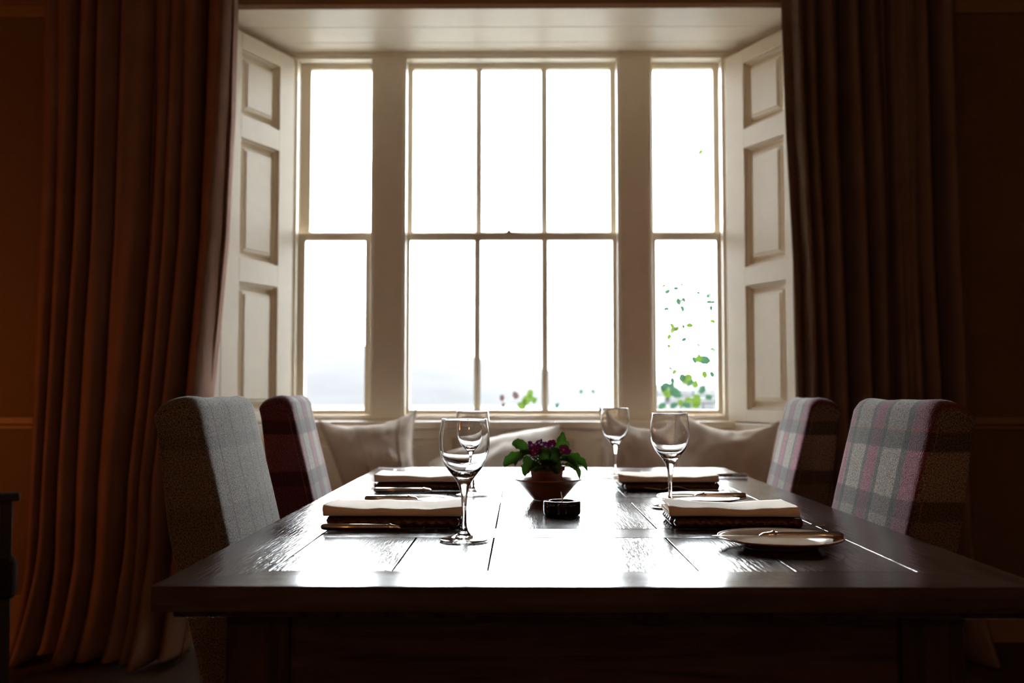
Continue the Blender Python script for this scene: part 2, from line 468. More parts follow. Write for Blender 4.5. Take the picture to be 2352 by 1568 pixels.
# glass pixel edges, lower sash then upper sash: (left,right)
GL = [(700, 838), (941, 1407), (1508, 1647)]
GU = [(710, 849), (947, 1403), (1504, 1642)]
zl0, zl1 = zf(941, YLS), zf(551, YLS)
zu0, zu1 = zf(531, YUS), zf(157, YUS)
def sash(name, x0, x1, gx0, gx1, z0, z1, gz0, gz1, Y, th, par, nm):
    s = MB()
    s.box(x0, gx0, Y, Y + th, z0, z1).box(gx1, x1, Y, Y + th, z0, z1)
    s.box(gx0, gx1, Y, Y + th, z0, gz0).box(gx0, gx1, Y, Y + th, gz1, z1)
    o = s.build(name, 'paint', par, bevel=.003)
    cuts = [gx0]
    for k in range(nm):
        m = gx0 + (gx1 - gx0) * (k + 1) / (nm + 1)
        hw = .0155
        MB().prism([(m - hw, Y + .012), (m - .004, Y + .002), (m + .004, Y + .002), (m + hw, Y + .012), (m + .007, Y + th), (m - .007, Y + th)], gz0, gz1).build('muntin', 'paint', o)
        cuts += [m, m]
    cuts.append(gx1)
    for k in range(0, len(cuts), 2):
        a, b = cuts[k], cuts[k + 1]
        MB().box(a + .001, b - .001, Y + .020, Y + .024, gz0 - .004, gz1 + .004).build('glass_pane', 'pane', o)
    # slim putty bead round the glass
    return o
for i in range(3):
    wn_ = empty('window_%d' % (i + 1)); struct(wn_)
    a, b = ox[i]
    bd = .011
    MB().box(a, a + bd, YW + .008, YW + .062, zb, zt).box(b - bd, b, YW + .008, YW + .062, zb, zt).box(a + bd, b - bd, YW + .008, YW + .062, zt - bd, zt).box(a + bd, b - bd, YW + .012, YW + .062, zb, zb + .008).build('staff_bead', 'paint', wn_, bevel=.003)
    g0, g1 = xf(GL[i][0], YLS), xf(GL[i][1], YLS)
    h0, h1 = xf(GU[i][0], YUS), xf(GU[i][1], YUS)
    nm = 2 if i == 1 else 0
    zm = zf(538, YLS)
    sash('lower_sash', a + .002, b - .002, g0, g1, zb + .008, zf(534, YLS), zl0, zl1, YLS, .04, wn_, nm)
    sash('upper_sash', a + .002, b - .002, h0, h1, zf(545, YUS), zt - .001, zu0, zu1, YUS + .003, .04, wn_, nm)
    if i == 1:
        x = xf(1172, YLS); z = zf(534, YLS)
        lk = MB().box(x - .025, x + .025, YLS + .004, YLS + .034, z, z + .005)
        lk.lathe([(0, 0), (.011, 0), (.011, .009), (.006, .012), (0, .012)], 16, (x - .006, YLS + .018, z + .005))
        lk.tube([(x - .006, YLS + .018, z + .012), (x + .02, YLS + .012, z + .015), (x + .022, YLS + .012, z + .027)], [.003, .003, .005], 8)
        lk.build('sash_catch', 'brass', wn_)

# ------------------------------------------------------------------ shutters
def shutter(name, A, B, side, label):
    """A = edge at the window frame, B = edge toward the room (x,y); leaf with three raised panels"""
    A3, B3 = Vector((A[0], A[1], 0)), Vector((B[0], B[1], 0))
    d = (B3 - A3).normalized(); W = (B3 - A3).length
    nrm = Vector((-d.y, d.x, 0)); 
    if nrm.x * side > 0: nrm = -nrm          # points to the bay's inside
    T = .042
    root = empty(name, (0, 0, 0))
    def U(x, y):
        return (at_plane(x, y, A3 + nrm * T, nrm) - A3).dot(d)
    def ZP(x, y): return at_plane(x, y, A3 + nrm * T, nrm).z
    def slab(u0, u1, z0, z1, t0, t1, mb, inset=0):
        q = []
        for z, ii in ((z0, 1), (z1, -1)):
            for t, k in ((t0, 0), (t1, inset)):
                for u, s_ in ((u0, 1), (u1, -1)):
                    p = A3 + d * (u + s_ * k) + nrm * t; q.append((p.x, p.y, z + ii * k))
        # order: z0(t0 u0,u1; t1 u0,u1), z1(...)
        mb.add(q, [(0, 1, 3, 2), (4, 6, 7, 5), (0, 4, 5, 1), (2, 3, 7, 6), (0, 2, 6, 4), (1, 5, 7, 3)])
    if side < 0:
        us0, us1 = U(640, 480), U(527, 700)
        zz = [(ZP(638, 297), ZP(638, 150)), (ZP(638, 610), ZP(638, 345)), (ZP(638, 942), ZP(638, 660))]
        ztop, zbot = ZP(660, 126), ZP(655, 968)
    else:
        us0, us1 = U(1710, 480), U(1812, 700)
        zz = [(ZP(1710, 295), ZP(1710, 143)), (ZP(1710, 613), ZP(1710, 340)), (ZP(1710, 940), ZP(1710, 657))]
        ztop, zbot = ZP(1690, 122), ZP(1690, 968)
    us1 = us0 + max(.12, min(.27, us1 - us0))
    uL = us1 + us0
    print(name, 'W', W, us0, us1, uL, zz)
    # leaf frame
    mb = MB()
    slab(.002, us0, zbot, ztop, 0, T, mb); slab(us1, uL, zbot, ztop, 0, T, mb)
    zs = [zbot] + [v for p in zz[::-1] for v in p] + [ztop]
    for k in range(0, len(zs), 2): slab(us0, us1, zs[k], zs[k + 1], 0, T, mb)
    mb.build('frame', 'paint', root, bevel=.002)
    if uL < W:
        m2 = MB(); slab(uL + .003, W - .003, zbot, ztop, 0, T, m2); m2.build('outer_leaf', 'paint', root, bevel=.002)
    for z0, z1 in zz:
        m = MB()
        slab(us0, us1, z0, z1, 0, .006, m)
        m.build('panel', 'paint', root)
        pm = MB(); k = .032
        slab(us0 + k, us1 - k, z0 + k, z1 - k, .006, .028, pm, .007)
        slab(us0 + k + .016, us1 - k - .016, z0 + k + .016, z1 - k - .016, .0282, .034, pm, .004)
        pmo = pm.build('raised_field', 'paint', root)
        # moulding bead round the recess
        bm_ = MB(); c = .012
        slab(us0, us0 + c, z0, z1, .006, .030, bm_, .004); slab(us1 - c, us1, z0, z1, .006, .030, bm_, .004)
        slab(us0 + c, us1 - c, z0, z0 + c, .006, .030, bm_, .003); slab(us0 + c, us1 - c, z1 - c, z1, .006, .030, bm_, .003)
        bm_.build('moulding', 'paint', root)
    tag(root, label, 'shutter', 'panelled window shutters')
    # plinth below the shutter
    pl = MB(); slab(.002, W - .002, .47, zbot - .006, 0, T + .004, pl)
    return root, pl
s1, pl1 = shutter('window_shutter', (XL0 - .012, YW - .003), (XL1 + .022, YR + .01), -1, 'cream panelled wooden shutter beside the brown curtain with bright lit edges')
s2, pl2 = shutter('window_shutter', (XR0 + .012, YW - .003), (XR1 - .022, YR + .01), 1, 'cream panelled wooden shutter behind the narrower plaid chair and darker curtain')
struct(pl1.build('trim_9', 'paint', bevel=.004)); struct(pl2.build('trim_10', 'paint', bevel=.004))

# wall panel under the window + window seat
pan = struct(MB().box(XL0 - .045, XR0 + .045, YW - .004, FB, .4, zb - .03).build('wall_under_window', 'paint'))
pf = MB()
X0, X1 = XL0 + .005, XR0 - .005
ztp, zbp = zb - .058, .48
pf.box(X0, X1, YW - .022, YW - .0045, ztp - .045, ztp).box(X0, X1, YW - .022, YW - .0045, zbp, zbp + .05)
for t in (0, .333, .667, 1):
    c = X0 + (X1 - X0) * t; hw = .05
    pf.box(max(X0, c - hw), min(X1, c + hw), YW - .022, YW - .0045, zbp + .05, ztp - .045)
pf.build('rail_and_stile', 'paint', pan, bevel=.003)
for k in range(3):
    c0 = X0 + (X1 - X0) * k / 3 + .085; c1 = X0 + (X1 - X0) * (k + 1) / 3 - .085
    MB().box(c0, c1, YW - .014, YW - .0045, zbp + .085, ztp - .075).build('raised_panel', 'paint', pan, bevel=.005)
seat = empty('built_in_bench', (0, 4.2, 0))
tag(seat, 'built-in cream window seat below the sill, behind the table end', 'bench')
sb = MB().prism([(XL1 + .06, YR - .05), (XR1 - .06, YR - .05), (XR0 - .02, YW - .03), (XL0 + .02, YW - .03)], .002, .41).build('base', 'paint', seat, loc=(0, -4.2, 0))
MB().prism([(XL1 + .05, YR - .07), (XR1 - .05, YR - .07), (XR0 - .025, YW - .03), (XL0 + .025, YW - .03)], .412, .47).build('seat_pad', 'seatpad', seat, loc=(0, -4.2, 0), bevel=.015, seg=3)

# ------------------------------------------------------------------ dining table
H = .76
TX0 = at_z(343, 1347, H).x; TY0 = at_z(1300, 1347, H).y
TY1 = at_z(1300, 1073.5, H).y
TX1 = .655
c1 = at_z(343, 1345, H); print('table', TX0, TX1, TY0, TY1, at_z(868, 1073.5, H), at_z(1680, 1078, H))
t = empty('dining_table', ((TX0 + TX1) / 2, (TY0 + TY1) / 2, 0))
tag(t, 'long dark polished oak plank table laid for a meal before the window', 'table')
TL = Vector(t.location)
def tpart(mb, name, mat, bevel=.002, seg=2):
    o = mb.build(name, mat, t, bevel=bevel, loc=(-TL.x, -TL.y, 0), seg=seg); return o
TT = .032
xs = [TX0] + [at_z(x, 1311, H).x for x in (620, 900, 1120, 1606, 1825, 2105)] + [TX1]
yB0 = at_z(1300, 1311, H).y
ylist = [yB0] + [at_z(1300, y, H).y for y in (1234, 1213.5, 1153.5, 1142)]
bw = yB0 - TY0
yc = (ylist[3] + ylist[4]) / 2
ylist += [ylist[3] + (ylist[4] - ylist[3]) + (TY1 - bw - ylist[4]) * .52]
ylist += [ylist[5] + (ylist[2] - ylist[1]), TY1 - bw]
print('xs', xs, 'ylist', ylist, 'bw', bw)
g = .0014
def plank(poly, mat, dz=0):
    tpart(MB().prism(poly, H - TT + dz, H + dz), 'plank', mat, .0006, 2)
yi0, yi1 = ylist[0], ylist[-1]
xi0, xi1 = xs[1], xs[-2]
ml = (xi0 - .066, yi0 - .045); mr_ = (xi1 + .066, yi0 - .045)
g2 = g * .7
plank([(TX0, TY0), (TX1, TY0), (xi1, yi0 - g), (xi0, yi0 - g)], 'oak_x')
plank([(TX0, TY1), (xi0, yi1 + g), (xi1, yi1 + g), (TX1, TY1)], 'oak_x')
plank([(TX0, TY0 + .002), (xi0 - g, yi0), (xi0 - g, yi1), (TX0, TY1 - .002)], 'oak_y', -.0005)
plank([(TX1, TY0 + .002), (TX1, TY1 - .002), (xi1 - .0004, yi1), (xi1 - .0004, yi0)], 'oak_y', -.0004)
rows = [(ylist[0], ylist[1]), (ylist[2], ylist[3]), (ylist[4], ylist[5]), (ylist[6], ylist[7])]
for a, b in ((ylist[1], ylist[2]), (ylist[3], ylist[4]), (ylist[5], ylist[6])):
    plank([(xi0 + g, a + g2), (xi1 - g, a + g2), (xi1 - g, b - g2), (xi0 + g, b - g2)], 'oak_x', random.uniform(-.0006, .0002))
for a, b in rows:
    for x0, x1 in zip(xs[1:-1], xs[2:-1]):
        j = random.uniform(-.001, .001)
        plank([(x0 + g, a + g2), (x1 - g, a + g2), (x1 - g, b - g2), (x0 + g, b - g2)], 'oak_y', random.uniform(-.0006, 0))
tpart(MB().box(TX0 + .02, TX1 - .02, TY0 + .02, TY1 - .02, H - TT - .012, H - TT - .001), 'under_top', 'oak_y', .004)
ax0, ax1, ay0, ay1 = TX0 + .085, TX1 - .085, TY0 + .085, TY1 - .085
for x0, x1, y0, y1 in ((ax0, ax1, ay0, ay0 + .022), (ax0, ax1, ay1 - .022, ay1), (ax0, ax0 + .022, ay0, ay1), (ax1 - .022, ax1, ay0, ay1)):
    tpart(MB().box(x0, x1, y0, y1, H - TT - .115, H - TT - .0125), 'apron', 'oak_x', .003)
for x in (ax0 + .03, ax1 - .03):
    for y in (ay0 + .03, ay1 - .03):
        k = .042
        lg = MB().box(x - k, x + k, y - k, y + k, H - TT - .17, H - TT - .0125)
        lg.lathe([(.0, .10), (.040, .10), (.044, .13), (.03, .15), (.036, .19), (.046, .30), (.048, .38), (.034, .50), (.030, .53), (.042, .55), (.042, .5585), (0, .5585)], 24, (x, y, 0))
        lg.box(x - k, x + k, y - k, y + k, .002, .10)
        tpart(lg, 'leg', 'oak_z', .004)
for y in (ay0 + .03, ay1 - .03):
    tpart(MB().box(ax0 + .072, ax1 - .072, y - .025, y + .025, .03, .085), 'stretcher', 'oak_x', .005)
tpart(MB().box((ax0 + ax1) / 2 - .03, (ax0 + ax1) / 2 + .03, ay0 + .055, ay1 - .055, .032, .083), 'stretcher', 'oak_y', .005)

# ------------------------------------------------------------------ dining chairs
def make_chair(fabric):
    root = empty('dining_chair')
    W_, TH = .41, .070
    def front(z):
        return -(z - .76) * .24 if z > .45 else .074
    ZT = .994
    def thick(z): return .098 - .022 * min(1, max(0, (z - .76) / .19))
    n = 22
    prof = []
    for k in range(n + 1):
        z = .42 + (ZT - .018 - .42) * k / n
        prof.append((front(z), z, 0))
    # rounded top that slopes down to the back
    fx = front(ZT)
    for a, b_ in ((.006, -.006), (.016, -.0015), (.030, 0), (.048, -.003), (.064, -.008), (.078, -.016), (.086, -.026)):
        prof.append((fx - a * .072 / .086, ZT + b_, 1))
    for k in range(n, -1, -1):
        z = .42 + (ZT - .05 - .42) * k / n
        prof.append((front(z) - thick(z) - .002, z, 0))
    ys_ = [-W_/2, -W_/2 + .004, -W_/2 + .012, -W_/2 + .024, -W_/2 + .04] + [(-W_/2 + .04) + (W_ - .08) * i / 8 for i in range(1, 8)] + [W_/2 - .04, W_/2 - .024, W_/2 - .012, W_/2 - .004, W_/2]
    vs, fs = [], []
    P_ = len(prof)
    for y in ys_:
        e = max(0, abs(y) - (W_/2 - .014)) / .014
        ins = .010 * (1 - math.sqrt(max(0, 1 - e * e)))
        e2 = max(0, abs(y) - (W_/2 - .040)) / .040
        drop = .030 * (1 - math.sqrt(max(0, 1 - e2 * e2)))
        bul = .006 * (1 - (y / (W_/2)) ** 2)
        for k, (x, z, top) in enumerate(prof):
            cx = front(z) - thick(z) / 2
            xx = cx + (x - cx) * (1 - ins / (TH/2)) + (bul if x > cx else -bul * .5)
            zz_ = z - drop * max(0, (z - .80) / (ZT - .80)) if z > .80 else z
            zz_ += .004 * noise.noise(Vector((y * 9, z * 6, 3)))
            vs.append((xx, y, zz_))
    for j in range(len(ys_) - 1):
        for k in range(P_):
            k2 = (k + 1) % P_
            fs.append((j * P_ + k, j * P_ + k2, (j + 1) * P_ + k2, (j + 1) * P_ + k))
    fs.append(tuple(range(P_))); fs.append(tuple(range((len(ys_) - 1) * P_, len(ys_) * P_))[::-1])
    b = MB().add(vs, fs).build('backrest', fabric, root, smooth=True)
    # seams running down both side faces
    for s_ in (-1, 1):
        pts = [(front(z) - .012, s_ * (W_/2 + .0002), z) for z in [.43 + .02 * i for i in range(27)]]
        MB().tube(pts, .0007, 6).build('seam', 'curtain', root)
    seat_ = MB()
    seat_.box(.068, .45, -W_/2, W_/2, .36, .475)
    seat_.build('seat', fabric, root, bevel=.02, seg=4, smooth=False)
    for x in (.0, .42):
        for y in (-W_/2 + .03, W_/2 - .03):
            MB().add([(x - .018, y - .018, .42 if x < .1 else .36), (x + .018, y - .018, .42 if x < .1 else .36), (x + .018, y + .018, .42 if x < .1 else .36), (x - .018, y + .018, .42 if x < .1 else .36),
                      (x - .013 - (.05 if x < .1 else 0), y - .013, .001), (x + .013 - (.05 if x < .1 else 0), y - .013, .001), (x + .013 - (.05 if x < .1 else 0), y + .013, .001), (x - .013 - (.05 if x < .1 else 0), y + .013, .001)],
                     [(0, 1, 2, 3), (7, 6, 5, 4), (0, 4, 5, 1), (1, 5, 6, 2), (2, 6, 7, 3), (3, 7, 4, 0)]).build('leg', 'chairwood', root, bevel=.003)
    return root
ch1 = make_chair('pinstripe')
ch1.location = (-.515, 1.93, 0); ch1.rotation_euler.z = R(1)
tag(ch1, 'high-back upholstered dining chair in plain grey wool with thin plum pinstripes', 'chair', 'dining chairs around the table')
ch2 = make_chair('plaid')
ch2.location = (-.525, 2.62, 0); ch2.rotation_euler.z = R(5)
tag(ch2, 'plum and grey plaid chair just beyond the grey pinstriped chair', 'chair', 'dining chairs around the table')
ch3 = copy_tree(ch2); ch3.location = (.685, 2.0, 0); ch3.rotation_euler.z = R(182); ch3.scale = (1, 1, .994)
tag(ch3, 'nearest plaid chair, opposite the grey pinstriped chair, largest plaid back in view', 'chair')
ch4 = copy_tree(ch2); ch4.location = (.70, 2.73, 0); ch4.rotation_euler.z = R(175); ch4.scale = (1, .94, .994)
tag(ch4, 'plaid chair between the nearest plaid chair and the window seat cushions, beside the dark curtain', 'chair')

# ------------------------------------------------------------------ curtains
def interp(tab, v):
    if v <= tab[0][0]: return tab[0][1]
    for (a, x0), (b, x1) in zip(tab, tab[1:]):
        if v <= b: return x0 + (x1 - x0) * (v - a) / (b - a)
    return tab[-1][1]
def curtain(name, inner, outer, Yc, nf, mat, seed, label, sgn):
    zt_, zb_ = 2.765, .012
    nu, nv = 260, 70
    rnd = random.Random(seed)
    ph = [rnd.uniform(-1.1, 1.1) for _ in range(nf + 2)]
    am = [rnd.uniform(.4, 1.35) for _ in range(nf + 2)]
    def fn(u, v):
        z = zb_ + (zt_ - zb_) * v
        py = 903 - (z - 1) / Yc * FPX * .985
        xa = at_y(interp(inner, py), min(max(py, 0), 1568), Yc).x
        xb = at_y(interp(outer, py), min(max(py, 0), 1568), Yc).x
        s = u + .030 * math.sin(2 * PI * u * 1.7 + seed) + .014 * math.sin(2 * PI * u * 3.3 + 2 * seed) + .016 * noise.noise(Vector((u * 5, z * .7, seed)))
        f = s * nf; k = int(max(0, min(nf, math.floor(f)))); fr_ = f - k
        a0 = am[k] * (1 - fr_) + am[min(k + 1, nf)] * fr_
        p0 = ph[k] * (1 - fr_) + ph[min(k + 1, nf)] * fr_
        wv = math.sin(2 * PI * f + p0 + .5 * noise.noise(Vector((z * .8, k, seed))))
        amp = (.060 + .02 * (1 - v)) * a0
        y = Yc + amp * wv + .014 * math.sin(4 * PI * f + 1.3 + z)
        x = xa + (xb - xa) * u + sgn * .016 * math.cos(2 * PI * f + p0)
        # leading edge turns back to the window
        e = max(0, 1 - u / .03)
        y += .035 * e * e
        # hem flares and puddles forward
        hm = max(0, (.45 - z) / .45)
        y -= .24 * hm * hm * (1 - .5 * u)
        y -= .05 * hm * math.sin(2 * PI * f * .5 + seed)
        return (x, y, z + (.012 * (1 + math.sin(6 * u * PI)) if v == 0 else 0))
    o = MB().grid(fn, nu, nv).build(name, mat, None, smooth=True, solid=.004)
    o.data.materials.append(M['lining'])
    o.modifiers['solid'].offset = 1
    tag(o, label, 'curtain', 'full-length brown curtains')
    return o
curtain('curtain', [(0, 547), (250, 541), (550, 526), (750, 506), (910, 488), (1100, 460), (1330, 452), (1500, 470), (1568, 478)],
        [(0, 112), (500, 100), (900, 85), (1300, 70), (1568, 45)], 3.90, 9, 'curtain', 3,
        'long rust-brown curtain lit orange by lamplight, hanging behind the grey pinstriped chair', -1)
curtain('curtain', [(0, 1797), (300, 1806), (600, 1822), (900, 1829), (1568, 1840)],
        [(0, 2185), (600, 2192), (1568, 2235)], 3.90, 9, 'curtain2', 5,
        'long dark brown curtain in shadow, hanging behind the two chairs that face the pinstriped one', 1)
def pole(x0, x1, label):
    p = empty('curtain_pole', ((x0 + x1) / 2, 3.9, 2.80))
    MB().tube([((x0 - x1) / 2, 0, 0), ((x1 - x0) / 2, 0, 0)], .018, 16).build('rod', 'chairwood', p, smooth=False)
    for s_ in (-1, 1):
        MB().lathe([(0, -.035), (.02, -.03), (.034, 0), (.02, .03), (0, .035)], 16, (s_ * ((x1 - x0) / 2 + .02), 0, 0)).build('finial', 'chairwood', p, smooth=True)
        MB().box(s_ * (x1 - x0) * .42 - .01, s_ * (x1 - x0) * .42 + .01, .01, YR - 3.9, -.01, .01).build('bracket', 'chairwood', p)
    tag(p, label, 'curtain pole')
pole(-1.95, 1.8, 'dark wooden curtain pole above the window bay, out of the picture')

# ------------------------------------------------------------------ cushions
def cushion(pts, Ys, th, sags, mat, label, seed, seams=(), flange=0.0):
    """pts TL,TR,BR,BL pixels; Ys their depth; sags inward pull of top,right,bottom,left edge (m)"""
    c = [at_y(px, py, Y) for (px, py), Y in zip(pts, Ys)]
    TLc, TRc, BRc, BLc = c
    cen = (TLc + TRc + BRc + BLc) / 4
    nrm = (TRc - TLc).cross(BLc - TLc).normalized()
    if nrm.y > 0: nrm = -nrm
    root = empty('cushion', (cen.x, cen.y, min(p.z for p in c)))
    root['label'] = label
    loc = Vector(root.location)
    n = 44
    up = ((TLc + TRc) - (BLc + BRc)).normalized(); rt = ((TRc + BRc) - (TLc + BLc)).normalized()
    def surf(u, v, side):
        # v = 0 bottom, 1 top
        p = BLc * (1 - u) * (1 - v) + BRc * u * (1 - v) + TLc * (1 - u) * v + TRc * u * v
        U_, V_ = 2 * u - 1, 2 * v - 1
        p = p - up * sags[0] * (1 - U_ ** 2) * v ** 2 + up * sags[2] * (1 - U_ ** 2) * (1 - v) ** 2
        p = p - rt * sags[1] * (1 - V_ ** 2) * u ** 2 + rt * sags[3] * (1 - V_ ** 2) * (1 - u) ** 2
        prof = (max(0, 1 - U_ ** 2) ** .55) * (max(0, 1 - V_ ** 2) ** .55)
        wr = .010 * noise.noise(Vector((u * 4, v * 4, seed))) + .005 * noise.noise(Vector((u * 11, v * 7, seed + 5)))
        edge = 1 - max(abs(U_), abs(V_))
        pucker = .004 * math.sin(38 * (u if abs(V_) > abs(U_) else v)) * math.exp(-edge * 14) * (1 - math.exp(-edge * 60))
        h = (th if side > 0 else th * .45) * prof + (wr + pucker) * min(1, prof * 2.5)
        for su in seams:
            h -= .007 * math.exp(-((u - su) / .012) ** 2) * min(1, prof * 3)
            h += .003 * math.exp(-((u - su - .022) / .012) ** 2) * min(1, prof * 3)
        return p + nrm * h * (1 if side > 0 else -1) - loc
    fr_ = MB().grid(lambda u, v: surf(u, v, 1), n, n)
    fr_.build('front_cover', mat, root, smooth=True)
    bk = MB().grid(lambda u, v: surf(u, v, -.85), n, n)
    bk.build('back_cover', mat, root, smooth=True)
    # piped edge
    loop = [surf(i / n, 0, 0) for i in range(n)] + [surf(1, i / n, 0) for i in range(n)] + [surf(1 - i / n, 1, 0) for i in range(n)] + [surf(0, 1 - i / n, 0) for i in range(n)]
    MB().tube(loop + [loop[0]], .0035, 6).build('piping', mat, root, smooth=True)
    tag(root, label, 'cushion', 'linen cushions on the window seat')
    return root
cushion([(731, 966), (957, 940), (968, 1150), (815, 1192)], (4.42, 4.48, 4.12, 4.06), .080, (.075, .03, .01, .005), 'linen', 'grey linen cushion with two stitched pleats, by the small plaid chair under the narrow window', 1, seams=(.33, .80))
cushion([(985, 1062), (1284, 976), (1232, 1186), (1010, 1190)], (4.43, 4.47, 4.05, 4.03), .10, (-.006, .0, .0, .0), 'linen_pale', 'pale linen cushion lying low and tilted behind the potted plant', 2)
cushion([(1376, 934), (1556, 962), (1560, 1182), (1390, 1184)], (4.46, 4.48, 4.16, 4.14), .075, (.092, .0, .0, .016), 'linen', 'grey linen cushion with a flopped corner, standing behind the rearmost wineglass', 3)
cushion([(1560, 943), (1790, 968), (1762, 1196), (1545, 1190)], (4.33, 4.20, 3.95, 4.05), .085, (.080, .015, .0, .004), 'linen_brown', 'large taupe cushion slumped in the corner of the seat against the shutter', 4, seams=())

# ------------------------------------------------------------------ tableware
def make_glass():
    root = empty('wineglass')
    outer = [(0, .0), (.0385, .0), (.0405, .0012), (.0400, .0026), (.030, .0042), (.016, .0072), (.0075, .0125), (.0048, .020), (.0040, .032), (.0038, .045),
             (.0043, .060), (.0056, .074), (.0076, .084), (.0105, .0925), (.0158, .1005), (.0225, .1085), (.0295, .1175), (.0355, .1275), (.0397, .139), (.0418, .1515), (.0419, .163), (.0405, .177), (.0380, .192), (.0370, .1975)]
    inner = [(.0366, .1981), (.0360, .1975), (.0370, .192), (.0395, .177), (.0409, .163), (.0408, .1515), (.0386, .139), (.0343, .1285), (.0280, .119), (.0205, .1115), (.0120, .1068), (.005, .1052), (0, .1048)]
    # bowl part and stem part meet where the bowl is solid glass: one continuous body
    g_ = MB().lathe(outer + inner, 72)
    g_.build('glass_body', 'crystal', root, smooth=True, subsurf=1)
    return root
gl = make_glass()
def tp(x, y, dz=0): p = at_z(x, y, H); return Vector((p.x, p.y, H + dz))
gpos = [((1066, 1241), 'nearest wineglass, largest in view, beside the front napkin of the pinstriped chair'),
        ((1085, 1137), 'wineglass directly behind the nearest one, partly seen through it'),
        ((1413, 1097), 'farthest wineglass, standing in front of a grey cushion past the potted plant'),
        ((1540, 1166), 'wineglass at the nearest plaid chair setting, by the small plate and folded napkin')]
for i, (p, lab) in enumerate(gpos):
    o = gl if i == 0 else copy_tree(gl)
    o.location = tp(*p, .0006); o.rotation_euler.z = i * .7
    tag(o, lab, 'glass', 'wineglasses on the table')

def make_mat(W_, D_, hh=.018, ns=7):
    root = empty('placemat')
    sw = D_ / ns
    for k in range(ns):
        yc_ = -D_/2 + sw * (k + .5)
        L = W_ - (.012 if k in (0, ns - 1) else 0)
        nx, na = 90, 12
        def fn(u, v, k=k, yc_=yc_, L=L):
            x = -L/2 + L * u
            a = 2 * PI * v
            endt = min(1, min(u, 1 - u) * L / .008); endt = math.sqrt(max(0.02, 1 - (1 - endt) ** 2))
            br = 1 + .13 * math.sin(2 * PI * x / .021 + (1 if k % 2 else -1) * 2 * a) + .06 * noise.noise(Vector((x * 60, a, k)))
            yy = yc_ + (sw * .53) * math.cos(a) * br * endt + .0012 * noise.noise(Vector((x * 12, k, 0)))
            zz_ = hh/2 + (hh * .47) * math.sin(a) * (1 + .6 * (br - 1)) * endt
            return (x, yy, max(0.0008, zz_))
        MB().grid(fn, nx, na).build('braid', 'mat', root, smooth=True)
    return root
def make_napkin(W_, D_, hh, seed, open_end=0):
    root = empty('napkin')
    def z0(x, y):
        return .004 * noise.noise(Vector((x * 9, y * 9, seed))) + .0035 * noise.noise(Vector((x * 22 , y * 4, seed + 9)))
    def layer(nm, za, zb_, yfront, yback, lift, xs_=1.0):
        # a folded sheet: bottom back -> front -> round fold -> top back
        nx, nr = 60, 9
        path = []
        for i in range(10): path.append((yback + (yfront - yback) * i / 10, za))
        r = (zb_ - za) / 2
        for i in range(nr + 1):
            a = -PI/2 + PI * i / nr
            path.append((yfront - r * .8 * math.cos(a) , (za + zb_) / 2 + r * math.sin(a)))
        for i in range(1, 13): path.append((yfront + (yback - yfront) * i / 12, zb_))
        def fn(u, v):
            k = v * (len(path) - 1); i = int(min(len(path) - 2, math.floor(k))); f = k - i
            y = path[i][0] * (1 - f) + path[i + 1][0] * f; z = path[i][1] * (1 - f) + path[i + 1][1] * f
            x = (u - .5) * W_ * xs_ + .003 * noise.noise(Vector((y * 20, z * 90, seed)))
            rel = (z - za) / max(1e-6, zb_ - za)
            up_ = lift * (abs(2 * u - 1) ** 3) * rel
            s_ = z0(x, y) * (.3 + 1.2 * rel)
            y += .003 * noise.noise(Vector((x * 10, seed, 2)))
            return (x, y, max(.0008, z + s_ * .6 + up_))
        return fn, nx, len(path) - 1
    f1, a, b = layer('outer', .002, hh, -D_/2, D_/2, .006)
    mb = MB().grid(f1, a, b)
    f2, a, b = layer('inner', .0045, hh * .45, -D_/2 + .006, D_/2, .002, .99)
    mb.grid(f2, a, b)
    f3, a, b = layer('inner2', hh * .5, hh * .82, -D_/2 + .006, D_/2, .004, .985)
    mb.grid(f3, a, b)
    mb.build('folded_cloth', 'napkin', root, smooth=True, solid=.0012)
    return root
def make_knife(L, hl, kind='table_knife'):
    root = empty('knife')
    hr = .0052
    pts = [(-L/2, 0, .0065), (-L/2 + .002, 0, .0065), (-L/2 + .007, 0, .0065), (-L/2 + hl * .5, 0, .0065), (-L/2 + hl - .004, 0, .0065), (-L/2 + hl, 0, .0065)]
    MB().tube(pts, [(.002, .002), (.0062, .0045), (.0078, .0058), (.0072, .0055), (.0062, .005), (.006, .0048)], 14).build('handle', 'metal', root, smooth=True)
    x = -L/2 + hl
    MB().tube([(x, 0, .0065), (x + .0015, 0, .0065), (x + .004, 0, .0065), (x + .006, 0, .0065), (x + .018, 0, .006), (x + .024, 0, .0045)], [.0052, .0064, .0064, .005, (.0045, .0036), (.0045, .001)], 14).build('bolster', 'metal', root, smooth=True)
    xb = x + .020
    Lb = L/2 - xb
    n_ = 16; vs = []
    for i in range(n_ + 1):
        u = i / n_; xx = xb + Lb * u
        wtop = .0075 * min(1, .5 + u * 3); wbot = .0085 * (1 - max(0, (u - .8) / .2) ** 2) * min(1, .5 + u * 3)
        if u > .97: wtop *= .55
        th = .0011 * (1 - .4 * u)
        zc = .0042
        vs += [(xx, wtop, zc + th), (xx, -wbot, zc), (xx, wtop, zc - th)]
    fs = []
    for i in range(n_):
        for a, b in ((0, 1), (1, 2), (2, 0)):
            fs.append((3 * i + a, 3 * i + b, 3 * i + 3 + b, 3 * i + 3 + a))
    fs += [(0, 2, 1), (3 * n_, 3 * n_ + 1, 3 * n_ + 2)]
    MB().add(vs, fs).build('blade', 'metal', root)
    return root
